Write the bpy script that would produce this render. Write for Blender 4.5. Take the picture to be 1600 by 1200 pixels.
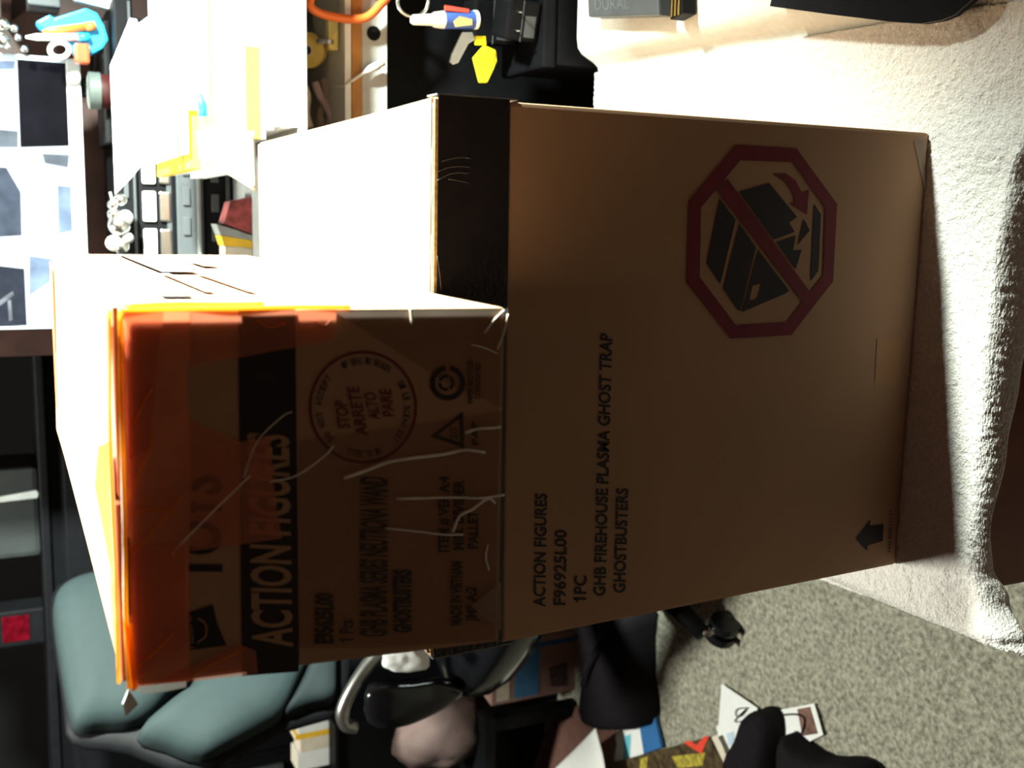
import bpy, bmesh, math, random
from mathutils import Vector, Matrix, noise
random.seed(7)
for o in list(bpy.data.objects): bpy.data.objects.remove(o)
scn = bpy.context.scene
COL = scn.collection

# ------------------------------------------------------------------ camera
CAM_F = 1648.09
CAM_C = Vector((0.3288, -0.7314, 0.7740))
CAM_R = Vector((0.9886, 0.1432, -0.0468)).normalized()      # the room's right
CAM_FW = Vector((-0.1494, 0.8908, -0.4291)).normalized()
CAM_D = CAM_FW.cross(CAM_R).normalized()                    # the room's down
CAM_R = CAM_D.cross(CAM_FW).normalized()
cam = bpy.data.cameras.new('camera')
camo = bpy.data.objects.new('camera', cam); COL.objects.link(camo)
cam.sensor_width = 36; cam.lens = CAM_F * 36 / 1600; cam.clip_start = .02; cam.clip_end = 50
m = Matrix.Identity(4)
for i in range(3):                                          # camera held on its side
    m[i][0] = CAM_D[i]; m[i][1] = CAM_R[i]; m[i][2] = -CAM_FW[i]; m[i][3] = CAM_C[i]
camo.matrix_world = m
cam.dof.use_dof = True; cam.dof.focus_distance = 0.95; cam.dof.aperture_fstop = 8.0
scn.camera = camo

# ------------------------------------------------------------------ world, light, exposure
w = bpy.data.worlds.new('world'); scn.world = w; w.use_nodes = True
w.node_tree.nodes['Background'].inputs[0].default_value = (1, .52, .34, 1)
w.node_tree.nodes['Background'].inputs[1].default_value = 0.048
# ceiling light of the room, over the carpet and the chair
l = bpy.data.lights.new('ceiling_light', 'AREA'); l.shape = 'DISK'; l.size = .3; l.energy = 62; l.color = (.96, 1, .88)
lo = bpy.data.objects.new('ceiling_light', l); COL.objects.link(lo); lo.location = (-.30, .85, 1.98)
scn.view_settings.view_transform = 'Standard'; scn.view_settings.look = 'None'
scn.view_settings.exposure = 0; scn.view_settings.gamma = 1; scn.view_settings.use_curve_mapping = False
LAMP = Vector((1.20, .179, 1.06)); LAMP_AIM = Vector((.35, .43, 1.03)); LAMP_W = 1250

# ------------------------------------------------------------------ layout: photo pixel -> point on a plane of the room
def ray(x, y): return CAM_FW + CAM_R*((1200-y-600)/CAM_F) + CAM_D*((x-800)/CAM_F)
def py(x, y, Y): d = ray(x, y); return CAM_C + d*((Y-CAM_C.y)/d.y)
def pz(x, y, Z): d = ray(x, y); return CAM_C + d*((Z-CAM_C.z)/d.z)
def pxx(x, y, X): d = ray(x, y); return CAM_C + d*((X-CAM_C.x)/d.x)
def pp(x, y, P, n): d = ray(x, y); return CAM_C + d*((P-CAM_C).dot(n)/d.dot(n))

# ------------------------------------------------------------------ materials
MATS = {}
def mat(name, col, rough=.6, metal=0, var=.12, scale=40, bump=.0, emit=0, spec=.4, bscale=None, trans=0):
    if name in MATS: return MATS[name]
    M = bpy.data.materials.new(name); M.use_nodes = True; N = M.node_tree; b = N.nodes['Principled BSDF']
    b.inputs['Roughness'].default_value = rough; b.inputs['Metallic'].default_value = metal
    b.inputs['Specular IOR Level'].default_value = spec
    tc = N.nodes.new('ShaderNodeTexCoord'); nz = N.nodes.new('ShaderNodeTexNoise')
    nz.inputs['Scale'].default_value = scale; nz.inputs['Detail'].default_value = 5
    N.links.new(tc.outputs['Object'], nz.inputs['Vector'])
    r = N.nodes.new('ShaderNodeValToRGB')
    r.color_ramp.elements[0].position = .3; r.color_ramp.elements[1].position = .7
    r.color_ramp.elements[0].color = (*[c*(1-var) for c in col], 1)
    r.color_ramp.elements[1].color = (*[min(1, c*(1+var)) for c in col], 1)
    N.links.new(nz.outputs['Fac'], r.inputs[0]); N.links.new(r.outputs[0], b.inputs['Base Color'])
    if bump:
        bp = N.nodes.new('ShaderNodeBump'); bp.inputs['Strength'].default_value = bump; bp.inputs['Distance'].default_value = .004
        n2 = N.nodes.new('ShaderNodeTexNoise'); n2.inputs['Scale'].default_value = bscale or scale*4; n2.inputs['Detail'].default_value = 3
        N.links.new(tc.outputs['Object'], n2.inputs['Vector'])
        N.links.new(n2.outputs['Fac'], bp.inputs['Height']); N.links.new(bp.outputs[0], b.inputs['Normal'])
    if emit:
        N.links.new(r.outputs[0], b.inputs['Emission Color']); b.inputs['Emission Strength'].default_value = emit
    if trans: b.inputs['Transmission Weight'].default_value = trans
    MATS[name] = M; return M
def tape_mat(name, tint, diff, fac, rough=.25, transl=.4):
    if name in MATS: return MATS[name]
    M = bpy.data.materials.new(name); M.use_nodes = True; N = M.node_tree; N.nodes.clear()
    out = N.nodes.new('ShaderNodeOutputMaterial'); tr = N.nodes.new('ShaderNodeBsdfTransparent'); tr.inputs[0].default_value = (*tint, 1)
    p = N.nodes.new('ShaderNodeBsdfPrincipled'); p.inputs['Base Color'].default_value = (*diff, 1); p.inputs['Roughness'].default_value = rough
    t = N.nodes.new('ShaderNodeBsdfTranslucent'); t.inputs[0].default_value = (*diff, 1)
    m1 = N.nodes.new('ShaderNodeMixShader'); m1.inputs[0].default_value = transl
    N.links.new(p.outputs[0], m1.inputs[1]); N.links.new(t.outputs[0], m1.inputs[2])
    m2 = N.nodes.new('ShaderNodeMixShader'); nz = N.nodes.new('ShaderNodeTexNoise'); nz.inputs['Scale'].default_value = 30
    tc = N.nodes.new('ShaderNodeTexCoord'); N.links.new(tc.outputs['Object'], nz.inputs['Vector'])
    mr = N.nodes.new('ShaderNodeMapRange'); mr.inputs['To Min'].default_value = fac*.5; mr.inputs['To Max'].default_value = min(1, fac*1.5)
    N.links.new(nz.outputs['Fac'], mr.inputs[0]); N.links.new(mr.outputs[0], m2.inputs[0])
    N.links.new(tr.outputs[0], m2.inputs[1]); N.links.new(m1.outputs[0], m2.inputs[2])
    bp = N.nodes.new('ShaderNodeBump'); bp.inputs['Strength'].default_value = .5; bp.inputs['Distance'].default_value = .003
    N.links.new(nz.outputs['Fac'], bp.inputs['Height']); N.links.new(bp.outputs[0], p.inputs['Normal'])
    N.links.new(m2.outputs[0], out.inputs[0]); MATS[name] = M; return M

def kraft_mat():
    M = mat('kraft', (.385, .23, .135), .75, var=.10, scale=6, spec=.2)
    N = M.node_tree; b = N.nodes['Principled BSDF']
    wv = N.nodes.new('ShaderNodeTexWave'); wv.bands_direction = 'X'; wv.inputs['Scale'].default_value = 60; wv.inputs['Distortion'].default_value = .3
    tc = N.nodes.new('ShaderNodeTexCoord'); N.links.new(tc.outputs['Object'], wv.inputs['Vector'])
    bp = N.nodes.new('ShaderNodeBump'); bp.inputs['Strength'].default_value = .025; bp.inputs['Distance'].default_value = .002
    N.links.new(wv.outputs['Fac'], bp.inputs['Height']); N.links.new(bp.outputs[0], b.inputs['Normal'])
    return M
K = kraft_mat()
KEDGE = mat('kraft_edge', (.55, .36, .16), .8, var=.3, scale=200)
INK = mat('black_ink', (.024, .016, .018), .6, var=.15, spec=.25)
REDINK = mat('red_ink', (.16, .012, .022), .6, var=.12, spec=.25)
BTAPE = mat('black_tape', (.012, .010, .012), .28, var=.3, scale=60, bump=.25, spec=.5)
OTAPE = tape_mat('orange_tape', (.985, .90, .84), (.98, .40, .22), .68)
OTAPE2 = tape_mat('orange_tape_thin', (.985, .90, .84), (.95, .38, .24), .30)
OFOLD = tape_mat('orange_tape_fold', (1, .62, .2), (.95, .48, .05), .55, transl=.5)
CTAPE = tape_mat('clear_tape', (.93, .88, .84), (.55, .5, .46), .07, rough=.15)
WRINK_SHINE = mat('tape_wrinkle', (.88, .82, .74), .3, var=.2, scale=90, spec=.6)  # highlights of the clear tape's wrinkles, painted as a near-white colour
BLACK = mat('black_plastic', (.004, .004, .005), .55, var=.2, spec=.12)
BLACKG = mat('black_gloss', (.008, .008, .010), .15, var=.2)
BLACKC = mat('black_cloth', (.012, .010, .012), .9, var=.3, scale=200, bump=.5, spec=.1)
DGREY = mat('dark_grey_plastic', (.06, .065, .07), .4)
GREY = mat('grey_plastic', (.3, .31, .3), .5)
SILVER = mat('silver_metal', (.72, .70, .66), .25, metal=1, var=.08)
WHITE = mat('white_paper', (.82, .82, .80), .8, var=.03, spec=.2)
WHITEP = mat('white_plastic', (.8, .8, .76), .35, var=.03)
CREAM = mat('cream_paper', (.72, .62, .5), .8, var=.08)
ORANGE = mat('orange_plastic', (.75, .16, .03), .35, var=.08)
YELLOW = mat('yellow_plastic', (.85, .75, .01), .4, var=.05)
YELLOWP = mat('yellow_card', (.85, .50, .03), .7, var=.1)
BLUE = mat('blue_plastic', (.02, .42, .78), .35, var=.08)
BLUEP = mat('blue_print', (.03, .14, .36), .6, var=.08)
CYANP = mat('cyan_print', (.15, .55, .68), .6, var=.08)
REDP = mat('red_print', (.55, .05, .03), .6, var=.1)
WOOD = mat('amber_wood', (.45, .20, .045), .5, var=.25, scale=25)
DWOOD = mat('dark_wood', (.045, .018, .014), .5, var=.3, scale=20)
RWOOD = mat('red_brown_wood', (.16, .040, .018), .55, var=.2, scale=18, spec=.3)
STEEL = mat('grey_steel', (.48, .48, .46), .5, metal=.1, var=.1)
PINK = mat('pinkish_paper', (.34, .20, .17), .85, var=.2, scale=15, bump=.3)
BROWNP = mat('brown_paper', (.14, .065, .05), .9, var=.15)
LEATHER = mat('grey_blue_leather', (.019, .028, .029), .65, var=.05, scale=60, bump=.06, bscale=500, spec=.12)
LEATHER2 = mat('mid_grey_leather', (.012, .017, .018), .65, var=.05, scale=60, bump=.06, bscale=500, spec=.12)

# ------------------------------------------------------------------ builders
def tag(o, label=None, cat=None, group=None, kind=None):
    if label: o['label'] = label
    if cat: o['category'] = cat
    if group: o['group'] = group
    if kind: o['kind'] = kind
    return o
def root_loc(p):
    while p.parent: p = p.parent
    return Vector(p.location)
def mk(name, vs, fs, M, parent=None, smooth=False, bevel=0, seg=2, solid=0):
    vs = [Vector(v) for v in vs]
    if parent: org = root_loc(parent)
    else:
        xs = [v.x for v in vs]; ys = [v.y for v in vs]; zs = [v.z for v in vs]
        org = Vector(((min(xs)+max(xs))/2, (min(ys)+max(ys))/2, min(zs)))
    me = bpy.data.meshes.new(name); me.from_pydata([v-org for v in vs], [], fs); me.update()
    bm = bmesh.new(); bm.from_mesh(me)
    bmesh.ops.remove_doubles(bm, verts=bm.verts, dist=1e-6)
    if bevel:
        bmesh.ops.recalc_face_normals(bm, faces=bm.faces)
        bmesh.ops.bevel(bm, geom=list(bm.edges), offset=bevel, segments=seg, affect='EDGES', clamp_overlap=True, profile=.6)
    bmesh.ops.recalc_face_normals(bm, faces=bm.faces)
    bm.to_mesh(me); bm.free()
    if smooth: me.polygons.foreach_set('use_smooth', [True]*len(me.polygons))
    me.materials.append(M)
    o = bpy.data.objects.new(name, me); COL.objects.link(o)
    if parent: o.parent = parent
    else: o.location = org
    if solid:
        s = o.modifiers.new('thickness', 'SOLIDIFY'); s.thickness = solid; s.offset = 0
    return o
def thing(name, loc, label, cat, group=None, kind=None):
    o = bpy.data.objects.new(name, None); COL.objects.link(o); o.location = Vector(loc); o.empty_display_size = .05
    return tag(o, label, cat, group, kind)
HEXF = [(0,1,2,3), (7,6,5,4), (0,4,5,1), (1,5,6,2), (2,6,7,3), (3,7,4,0)]
def hexa(name, c8, M, parent=None, bevel=.0, seg=2, smooth=False): return mk(name, c8, HEXF, M, parent, smooth, bevel, seg)
def box(name, lo, hi, M, parent=None, bevel=.002, rz=0, piv=None, seg=2):
    (a,b,c), (d,e,f) = lo, hi
    v = [Vector(p) for p in ((a,b,c),(d,b,c),(d,e,c),(a,e,c),(a,b,f),(d,b,f),(d,e,f),(a,e,f))]
    if rz:
        pv = Vector(piv) if piv else Vector(((a+d)/2, (b+e)/2, 0)); R = Matrix.Rotation(rz, 3, 'Z'); v = [pv+R@(p-pv) for p in v]
    return hexa(name, v, M, parent, bevel, seg)
def prism(name, poly, off, M, parent=None, bevel=0, holes=None):
    off = Vector(off); n = len(poly); vs = [Vector(p) for p in poly] + [Vector(p)+off for p in poly]
    fs = [tuple(range(n)), tuple(range(2*n-1, n-1, -1))] + [(i, (i+1) % n, n+(i+1) % n, n+i) for i in range(n)]
    return mk(name, vs, fs, M, parent, bevel=bevel)
def tube(name, pts, r, M, parent=None, seg=10, closed=False, flat=1.0):
    pts = [Vector(p) for p in pts]; n = len(pts); vs = []; fs = []; up = None
    for i, p in enumerate(pts):
        a = pts[(i-1) % n] if (closed or i) else p; b = pts[(i+1) % n] if (closed or i < n-1) else p
        t = (b-a).normalized()
        if up is None: up = t.orthogonal().normalized()
        up = (up - t*up.dot(t)).normalized(); s = t.cross(up)
        rr = r[i] if isinstance(r, (list, tuple)) else r
        for k in range(seg):
            an = 2*math.pi*k/seg; vs.append(p + up*(math.cos(an)*rr) + s*(math.sin(an)*rr*flat))
    for i in range(n if closed else n-1):
        j = (i+1) % n
        for k in range(seg): fs.append((i*seg+k, i*seg+(k+1) % seg, j*seg+(k+1) % seg, j*seg+k))
    if not closed: fs += [tuple(range(seg-1, -1, -1)), tuple((n-1)*seg+k for k in range(seg))]
    return mk(name, vs, fs, M, parent, smooth=True)
def curve(pts, n=8):                                        # Catmull-Rom through the points
    pts = [Vector(p) for p in pts]; P = [pts[0]*2-pts[1]] + pts + [pts[-1]*2-pts[-2]]; out = []
    for i in range(1, len(P)-2):
        for k in range(n):
            t = k/n; a, b, c, d = P[i-1:i+3]
            out.append(.5*((2*b)+(c-a)*t+(2*a-5*b+4*c-d)*t*t+(3*b-a-3*c+d)*t**3))
    return out+[pts[-1]]
def lathe(name, prof, c, axis, M, parent=None, seg=28, cap=True):
    c = Vector(c); ax = Vector(axis).normalized(); u = ax.orthogonal().normalized(); v = ax.cross(u); vs = []; fs = []
    for r, h in prof:
        for k in range(seg):
            a = 2*math.pi*k/seg; vs.append(c+ax*h+u*(r*math.cos(a))+v*(r*math.sin(a)))
    for i in range(len(prof)-1):
        for k in range(seg): fs.append((i*seg+k, i*seg+(k+1) % seg, (i+1)*seg+(k+1) % seg, (i+1)*seg+k))
    if cap: fs += [tuple(range(seg-1, -1, -1)), tuple((len(prof)-1)*seg+k for k in range(seg))]
    o = mk(name, vs, fs, M, parent, smooth=True)
    md = o.modifiers.new('e', 'EDGE_SPLIT'); md.split_angle = math.radians(40)
    return o
def pad(name, outline, normal, th, M, parent=None, back=.4):  # upholstered pad over an outline, rounded front
    n_ = Vector(normal).normalized(); P = [Vector(p) for p in outline]; c = sum(P, Vector())/len(P); n = len(P); vs = []; fs = []
    rings = [(.96, -back), (1, -back*.5), (1, 0), (.985, .35), (.95, .62), (.87, .82), (.72, .94), (.45, 1.0), (.15, 1.02)]
    for s, d in rings:
        for p in P: vs.append(c+(p-c)*s+n_*(d*th))
    for i in range(len(rings)-1):
        for k in range(n): fs.append((i*n+k, i*n+(k+1) % n, (i+1)*n+(k+1) % n, (i+1)*n+k))
    fs += [tuple(range(n-1, -1, -1)), tuple((len(rings)-1)*n+k for k in range(n))]
    return mk(name, vs, fs, M, parent, smooth=True)
def smooth_loop(P, n=4):
    P = [Vector(p) for p in P]; L = len(P); out = []
    for i in range(L):
        a, b, c, d = P[i-1], P[i], P[(i+1) % L], P[(i+2) % L]
        for k in range(n):
            t = k/n; out.append(.5*((2*b)+(c-a)*t+(2*a-5*b+4*c-d)*t*t+(3*b-a-3*c+d)*t**3))
    return out
def blob(name, c, size, M, parent=None, amp=.25, freq=6, seed=0, sub=4, flatbase=True):
    bm = bmesh.new(); bmesh.ops.create_icosphere(bm, subdivisions=sub, radius=1); c = Vector(c); vs = []
    sv = Vector((seed*3.1, seed*1.7, seed*.9))
    for v in bm.verts:
        d = v.co.normalized(); q = Vector((d.x*size[0], d.y*size[1], d.z*size[2]))
        k = 1+amp*(noise.noise(q*freq+sv)+.5*abs(noise.noise(q*freq*2.3+sv)))
        p = q*k
        if flatbase and p.z < -size[2]*.6: p.z = -size[2]*.6
        vs.append(c+p)
    fs = [tuple(v.index for v in f.verts) for f in bm.faces]; bm.free()
    return mk(name, vs, fs, M, parent, smooth=True)
def sheet(name, poly, M, parent=None, th=.0008, n=10, curl=0, seed=0):   # a sheet of paper over a quad, a little curled
    a, b, c, d = [Vector(p) for p in poly]; nn = (b-a).cross(d-a).normalized(); vs = []; fs = []
    if nn.z < 0: nn = -nn
    for i in range(n+1):
        for j in range(n+1):
            s, t = i/n, j/n
            p = (a*(1-s)+b*s)*(1-t)+(d*(1-s)+c*s)*t
            h = curl*((2*s-1)**2*.6+(2*t-1)**2*.4)+curl*.4*noise.noise(Vector((s*2+seed, t*2, seed)))
            vs.append(p+nn*max(0, h))
    for i in range(n):
        for j in range(n):
            q = i*(n+1)+j; fs.append((q, q+n+1, q+n+2, q+1))
    return mk(name, vs, fs, M, parent, smooth=True, solid=th)

TXT = {}
def text_geo(s, bold=0.0):
    k = (s, bold)
    if k in TXT: return TXT[k]
    cu = bpy.data.curves.new('lettering', 'FONT'); cu.body = s; cu.size = 1; cu.offset = bold; cu.resolution_u = 3
    o = bpy.data.objects.new('lettering', cu); COL.objects.link(o)
    dg = bpy.context.evaluated_depsgraph_get(); me = bpy.data.meshes.new_from_object(o.evaluated_get(dg))
    vs = [v.co.copy() for v in me.vertices]; fs = [tuple(p.vertices) for p in me.polygons]
    bpy.data.objects.remove(o); bpy.data.curves.remove(cu); bpy.data.meshes.remove(me)
    TXT[k] = (vs, fs); return TXT[k]
def lettering(name, s, P0, P1, PU, M, parent, bold=.0, out=Vector((0, -1, 0)), lift=.0004):
    # baseline start, baseline end and cap top, all points on the printed face
    vs, fs = text_geo(s, bold)
    if not vs: return
    x0 = min(v.x for v in vs); x1 = max(v.x for v in vs)
    caps = [v.y for v in vs]; h = max(caps)
    ex = (P1-P0)/(x1-x0); ey = (PU-P0)/h
    V = [P0+ex*(v.x-x0)+ey*v.y+out*lift for v in vs]
    return mk(name, V, fs, M, parent)
def flat(name, poly, M, parent, out=Vector((0, -1, 0)), lift=.0003, hole=None):
    V = [Vector(p)+out*lift for p in poly]
    if hole:
        H = [Vector(p)+out*lift for p in hole]; n = len(V)
        if len(H) == n: return mk(name, V+H, [(i, (i+1) % n, n+(i+1) % n, n+i) for i in range(n)], M, parent)
    return mk(name, V, [tuple(range(len(V)))], M, parent)

# ================================================================== SETTING
FZ = -.45
CARPET = mat('carpet', (.34, .32, .255), .95, var=.5, scale=120, bump=1.0, bscale=260, spec=.1)
WALLM = mat('dark_wall', (.006, .005, .005), .9, var=.1, scale=8)
o = mk('floor', [(-2.6,-1.6,FZ),(2.6,-1.6,FZ),(2.6,3.2,FZ),(-2.6,3.2,FZ)], [(0,1,2,3)], CARPET); tag(o, 'grey beige speckled carpet floor', 'floor', kind='structure')
# relief of the carpet pile where it shows
vs = []; fs = []; nx, ny = 200, 260
for i in range(nx+1):
    for j in range(ny+1):
        x = -1.2+1.2*i/nx; y = .05+1.55*j/ny
        vs.append((x, y, FZ+.004+.0045*random.random()))
fs = [(i*(ny+1)+j, (i+1)*(ny+1)+j, (i+1)*(ny+1)+j+1, i*(ny+1)+j+1) for i in range(nx) for j in range(ny)]
pile = mk('carpet_pile', vs, fs, CARPET, o, smooth=True); tag(pile, kind='stuff')
tag(box('wall_back', (-2.6,3.1,FZ), (2.6,3.2,2.1), WALLM, bevel=0), 'dark wall behind the desk and chair', 'wall', kind='structure')
tag(box('wall_left', (-2.7,-1.6,FZ), (-2.6,3.2,2.1), WALLM, bevel=0), 'dark wall on the left', 'wall', kind='structure')

# ================================================================== BENCH AND TOWEL
bench = thing('bench', (.43,.28,FZ), 'low red brown wooden bench under the white towel', 'bench')
box('seat_board', (-.008,-.062,-.038), (.90,.635,-.010), RWOOD, bench, .006)
box('front_panel', (-.006,-.060,-.40), (.87,-.042,-.036), RWOOD, bench, .003)
box('side_panel', (-.010,-.040,-.40), (.008,.62,-.036), RWOOD, bench, .003)
box('side_panel', (.865,-.040,-.40), (.883,.62,-.036), RWOOD, bench, .003)
box('back_panel', (.01,.602,-.40), (.863,.62,-.036), RWOOD, bench, .003)
for x in (.0, .83):
    for y in (-.045, .575): box('leg', (x,y,FZ), (x+.045,y+.045,-.401), RWOOD, bench, .003)

def interp(x, tab):
    if x <= tab[0][0]: return tab[0][1:]
    for a, b in zip(tab, tab[1:]):
        if x <= b[0]:
            t = (x-a[0])/(b[0]-a[0]); t = t*t*(3-2*t); return tuple(p+(q-p)*t for p, q in zip(a[1:], b[1:]))
    return tab[-1][1:]
HEM = [(-.05,-.140,-.028,-.110), (-.03,-.122,-.034,-.098), (0,-.101,-.031,-.084), (.03,-.092,-.021,-.080), (.07,-.090,-.017,-.079), (.14,-.091,-.026,-.079), (.2,-.092,-.035,-.080), (.3,-.094,-.052,-.081), (.37,-.100,-.065,-.086), (.42,-.118,-.075,-.102), (.47,-.135,-.08,-.118), (.55,-.14,-.08,-.122)]
NU, NV, ND = 300, 380, 60; vs = []; fs = []
for i in range(NU+1):
    for j in range(NV+1):
        t = j/NV; s = i/NU
        xl = -.043+.006*math.sin(t*9); xr = .517+.028*(1-t)
        x = xl+(xr-xl)*s
        yh, zh, e = interp(x, HEM); z = 0; a = 0
        if j <= NV-ND: y = .622+(e-.622)*j/(NV-ND)
        else: a = (j-(NV-ND))/ND*math.pi/2; y = e+(yh-e)*math.sin(a); z = zh*(1-math.cos(a))
        if x < -.024: k = min(1, (-.024-x)/.02); z -= .016*k*k
        z -= .012*math.exp(-((x+.002)/.028)**2-((y+.080)/.024)**2)
        z += .0025*noise.noise(Vector((x*16, y*16, 3)))*(1 if y < -.02 else .15)
        if x > .36: z += .006*noise.noise(Vector((x*30, y*9, 7)))*min(1, max(0, -.03-y)/.05)
        hgt = .0014*random.random()+.0012*noise.noise(Vector((x*170, y*170, 0)))
        hgt = max(0, hgt)*(1 if (y < .02 or x > .43 or x < .0) else .2)
        vs.append((x, y-hgt*math.sin(a)*(.7 if j < NV-2 else 0), z+hgt*math.cos(a)))
fs = [(i*(NV+1)+j, (i+1)*(NV+1)+j, (i+1)*(NV+1)+j+1, i*(NV+1)+j+1) for i in range(NU) for j in range(NV)]
TOWEL = mat('white_terry', (.74, .69, .645), .95, var=.12, scale=300, bump=.6, bscale=420, spec=.1)
towel = thing('towel', (.25,.27,-.004), 'white terry towel spread on the bench under the boxes', 'towel')
tw = mk('terry_cloth', vs, fs, TOWEL, towel, smooth=True)
md = tw.modifiers.new('thickness', 'SOLIDIFY'); md.thickness = .005; md.offset = -1
# ================================================================== LARGE CARTON
H = .489
BF = [Vector((.0076,0,.001)), Vector((.4200,0,.001)), Vector((.4195,0,H-.001)), Vector((-.0077,0,H-.001))]
BB = [Vector((.004,.580,.001)), Vector((.4216,.580,.001)), Vector((.4216,.581,H-.001)), Vector((-.003,.581,H-.001))]
big = thing('cardboard_box', (.21,.29,.001), 'large brown cardboard carton with a red no-cutting octagon, standing on the towel', 'box')
hexa('body', BF+BB, K, big, .0035, 2)
g = .0015
def top_flap(y0, y1): return box('top_flap', (-.004,y0,H-.0025), (.4185,y1,H+.0012), K, big, .001)
top_flap(.002, .2885); top_flap(.2915, .579)
box('flap_edge', (-.002,-.0005,H-.0052), (.418,.0035,H-.0008), KEDGE, big, .0008)
# black tape round the upper front edge
def bf(x, y): return py(x, y, 0)
bt = [bf(684,151), bf(796,157), bf(797,480), bf(792,1004), bf(690,1024), bf(678,480)]
for p in bt: p.y = -.0008
tp = prism('black_tape', [Vector((.4203,-.0008,.4855)), Vector((.4206,-.0008,bt[1].z)), Vector((-.0056,-.0008,bt[1].z-.003)), Vector((-.0077,-.0008,.4855))], (0,.0007,0), BTAPE, big)
prism('black_tape', [Vector((.4203,-.0006,.4865)), Vector((.4203,.016,.4880)), Vector((.4206,.020,.45)), Vector((.4206,.012,.422)), Vector((.4206,-.0006,.422))], (.0012,0,0), mat('grey_tape_edge', (.16,.17,.17), .3, var=.4, scale=80), big)
prism('black_tape', [Vector((-.0078,-.0006,.4860)), Vector((-.0072,.05,.4865)), Vector((-.0065,.06,.44)), Vector((-.0058,-.0006,.4125))], (-.0012,0,0), MATS['grey_tape_edge'], big)
# ragged strip of tape folded over the top edge
rag = []
for i in range(41):
    x = .415-.415*i/40; rag.append(Vector((x, .004+.007*random.random()+.004*math.sin(i*.9), H+.0016)))
n_ = len(rag)
mk('tape_fold', [Vector((p.x, .0005, H-.0005)) for p in rag]+rag, [(i, i+1, n_+i+1, n_+i) for i in range(n_-1)], MATS['grey_tape_edge'], big, solid=.0005)
for a in ([(690,252),(705,248),(722,246),(735,248)], [(684,268),(700,262),(720,260),(733,262)], [(682,282),(700,273),(715,270),(732,271)], [(700,280),(718,283),(732,286)], [(682,400),(686,425),(689,455)]):
    tube('tape_wrinkle', curve([bf(*p)+Vector((0,-.001,0)) for p in a], 5), .00035, mat('wrinkle_sheen', (.12,.115,.11), .25, var=.3), big, 5)  # lighter ridges; sheen of the black tape painted into their colour
# loose bit of clear tape at the lower right corner
prism('clear_tape', [bf(1427,220)+Vector((0,-.001,0)), bf(1445,212)+Vector((0,-.001,0)), bf(1444,300)+Vector((0,-.001,0)), bf(1436,262)+Vector((0,-.001,0))], (0,.0005,0), tape_mat('cloudy_tape', (.9,.85,.8), (.6,.5,.4), .4), big)
flat('tan_tape', [bf(1370,528), bf(1408,528), bf(1404,600), bf(1366,600)], mat('tan_tape_m', (.43,.235,.115), .7, var=.06), big, lift=.0005)

# --- print on the large carton
def big_line(s, a, b, h, bold=.022): lettering('lettering', s, bf(*a), bf(*b), bf(a[0]-h, a[1]), INK, big, bold, lift=.0006)
big_line('ACTION FIGURES', (851,948), (854,771), 18)
big_line('F96925L00', (883,945), (885,828), 18.5)
big_line('1PC', (915,937), (916,899), 19)
flat('lettering', [bf(896,933.5), bf(898.5,933.5), bf(904,940), bf(901,941)], INK, big, lift=.0006)
big_line('GHB FIREHOUSE PLASMA GHOST TRAP', (945,931), (956,522), 18)
big_line('GHOSTBUSTERS', (976,926), (981,763), 18)
def s7(X, Y): return bf(1050+X/3.636, 210+Y/3.636)
OUT8 = [(360,60),(705,80),(935,395),(912,835),(675,1140),(330,1160),(80,840),(92,380)]
IN8 = [(385,148),(680,158),(868,420),(855,800),(650,1065),(360,1082),(155,810),(162,415)]
flat('warning_octagon', [s7(*p) for p in OUT8], REDINK, big, lift=.0008, hole=[s7(*p) for p in IN8])
flat('warning_slash', [s7(*p) for p in [(250,318),(312,252),(788,905),(738,950)]], REDINK, big, lift=.0010)
for P in ([(268,365),(360,485),(272,850),(195,730)], [(380,505),(475,642),(388,1002),(370,996),(290,875)],
          [(378,325),(550,275),(708,470),(663,500),(695,553),(575,598)], [(590,612),(700,575),(685,660),(735,655),(700,765)],
          [(748,480),(780,545),(712,628)], [(806,395),(845,455),(830,775),(785,835)]):
    flat('crate_pictogram', [s7(*p) for p in P], INK, big, lift=.0006)
hl = [(455,860),(508,845),(485,930),(438,945)]; ot = [(488,655),(664,888),(640,905),(395,1010)]
flat('crate_pictogram', [s7(*p) for p in ot], INK, big, lift=.0006, hole=[s7(*p) for p in (hl[0],hl[1],hl[2],hl[3])])
flat('cut_arrow', [s7(*p) for p in [(570,225),(640,220),(700,260),(735,330),(775,315),(765,455),(665,395),(695,380),(680,330),(640,270)]], REDINK, big, lift=.0006)
def s8(X, Y): return bf(1320+X/12, 780+Y/12)
flat('up_arrow', [s8(*p) for p in [(200,740),(465,380),(470,490),(720,460),(705,780),(430,860),(400,965)]], INK, big, lift=.0006)
lettering('small_print', 'HNS 2020 111-11', s8(850,985), s8(885,215), s8(790,985), INK, big, .0, lift=.0006)

# ================================================================== SMALL CARTON
SY = -.132; Z0 = H+.0018
SF = [Vector((.0561,SY,Z0)), Vector((.2774,SY,Z0)), Vector((.2793,SY,.718)), Vector((.0657,SY,.7207))]
SB = [Vector((.0625,.645,Z0)), Vector((.2834,.645,Z0)), Vector((.2834,.645,.722)), Vector((.0690,.645,.726))]
sm = thing('cardboard_box', (.17,.25,Z0), 'long small cardboard carton patched with orange tape, on top of the large carton', 'box')
hexa('body', SF+SB, K, sm, .003, 2)
for lo_, hi_ in (((.068,SY+.004,.7205), (.1715,.643,.7245)), ((.1745,SY+.004,.7195), (.281,.643,.7228))):
    box('top_flap', lo_, hi_, K, sm, .0012)
def sf(x, y): return py(x, y, SY)
def sline(s, a, b, h, bold=.0, M=INK, lift=.0007, name='lettering'): lettering(name, s, sf(*a), sf(*b), sf(a[0]-h, a[1]), M, sm, bold, lift=lift)
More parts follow.
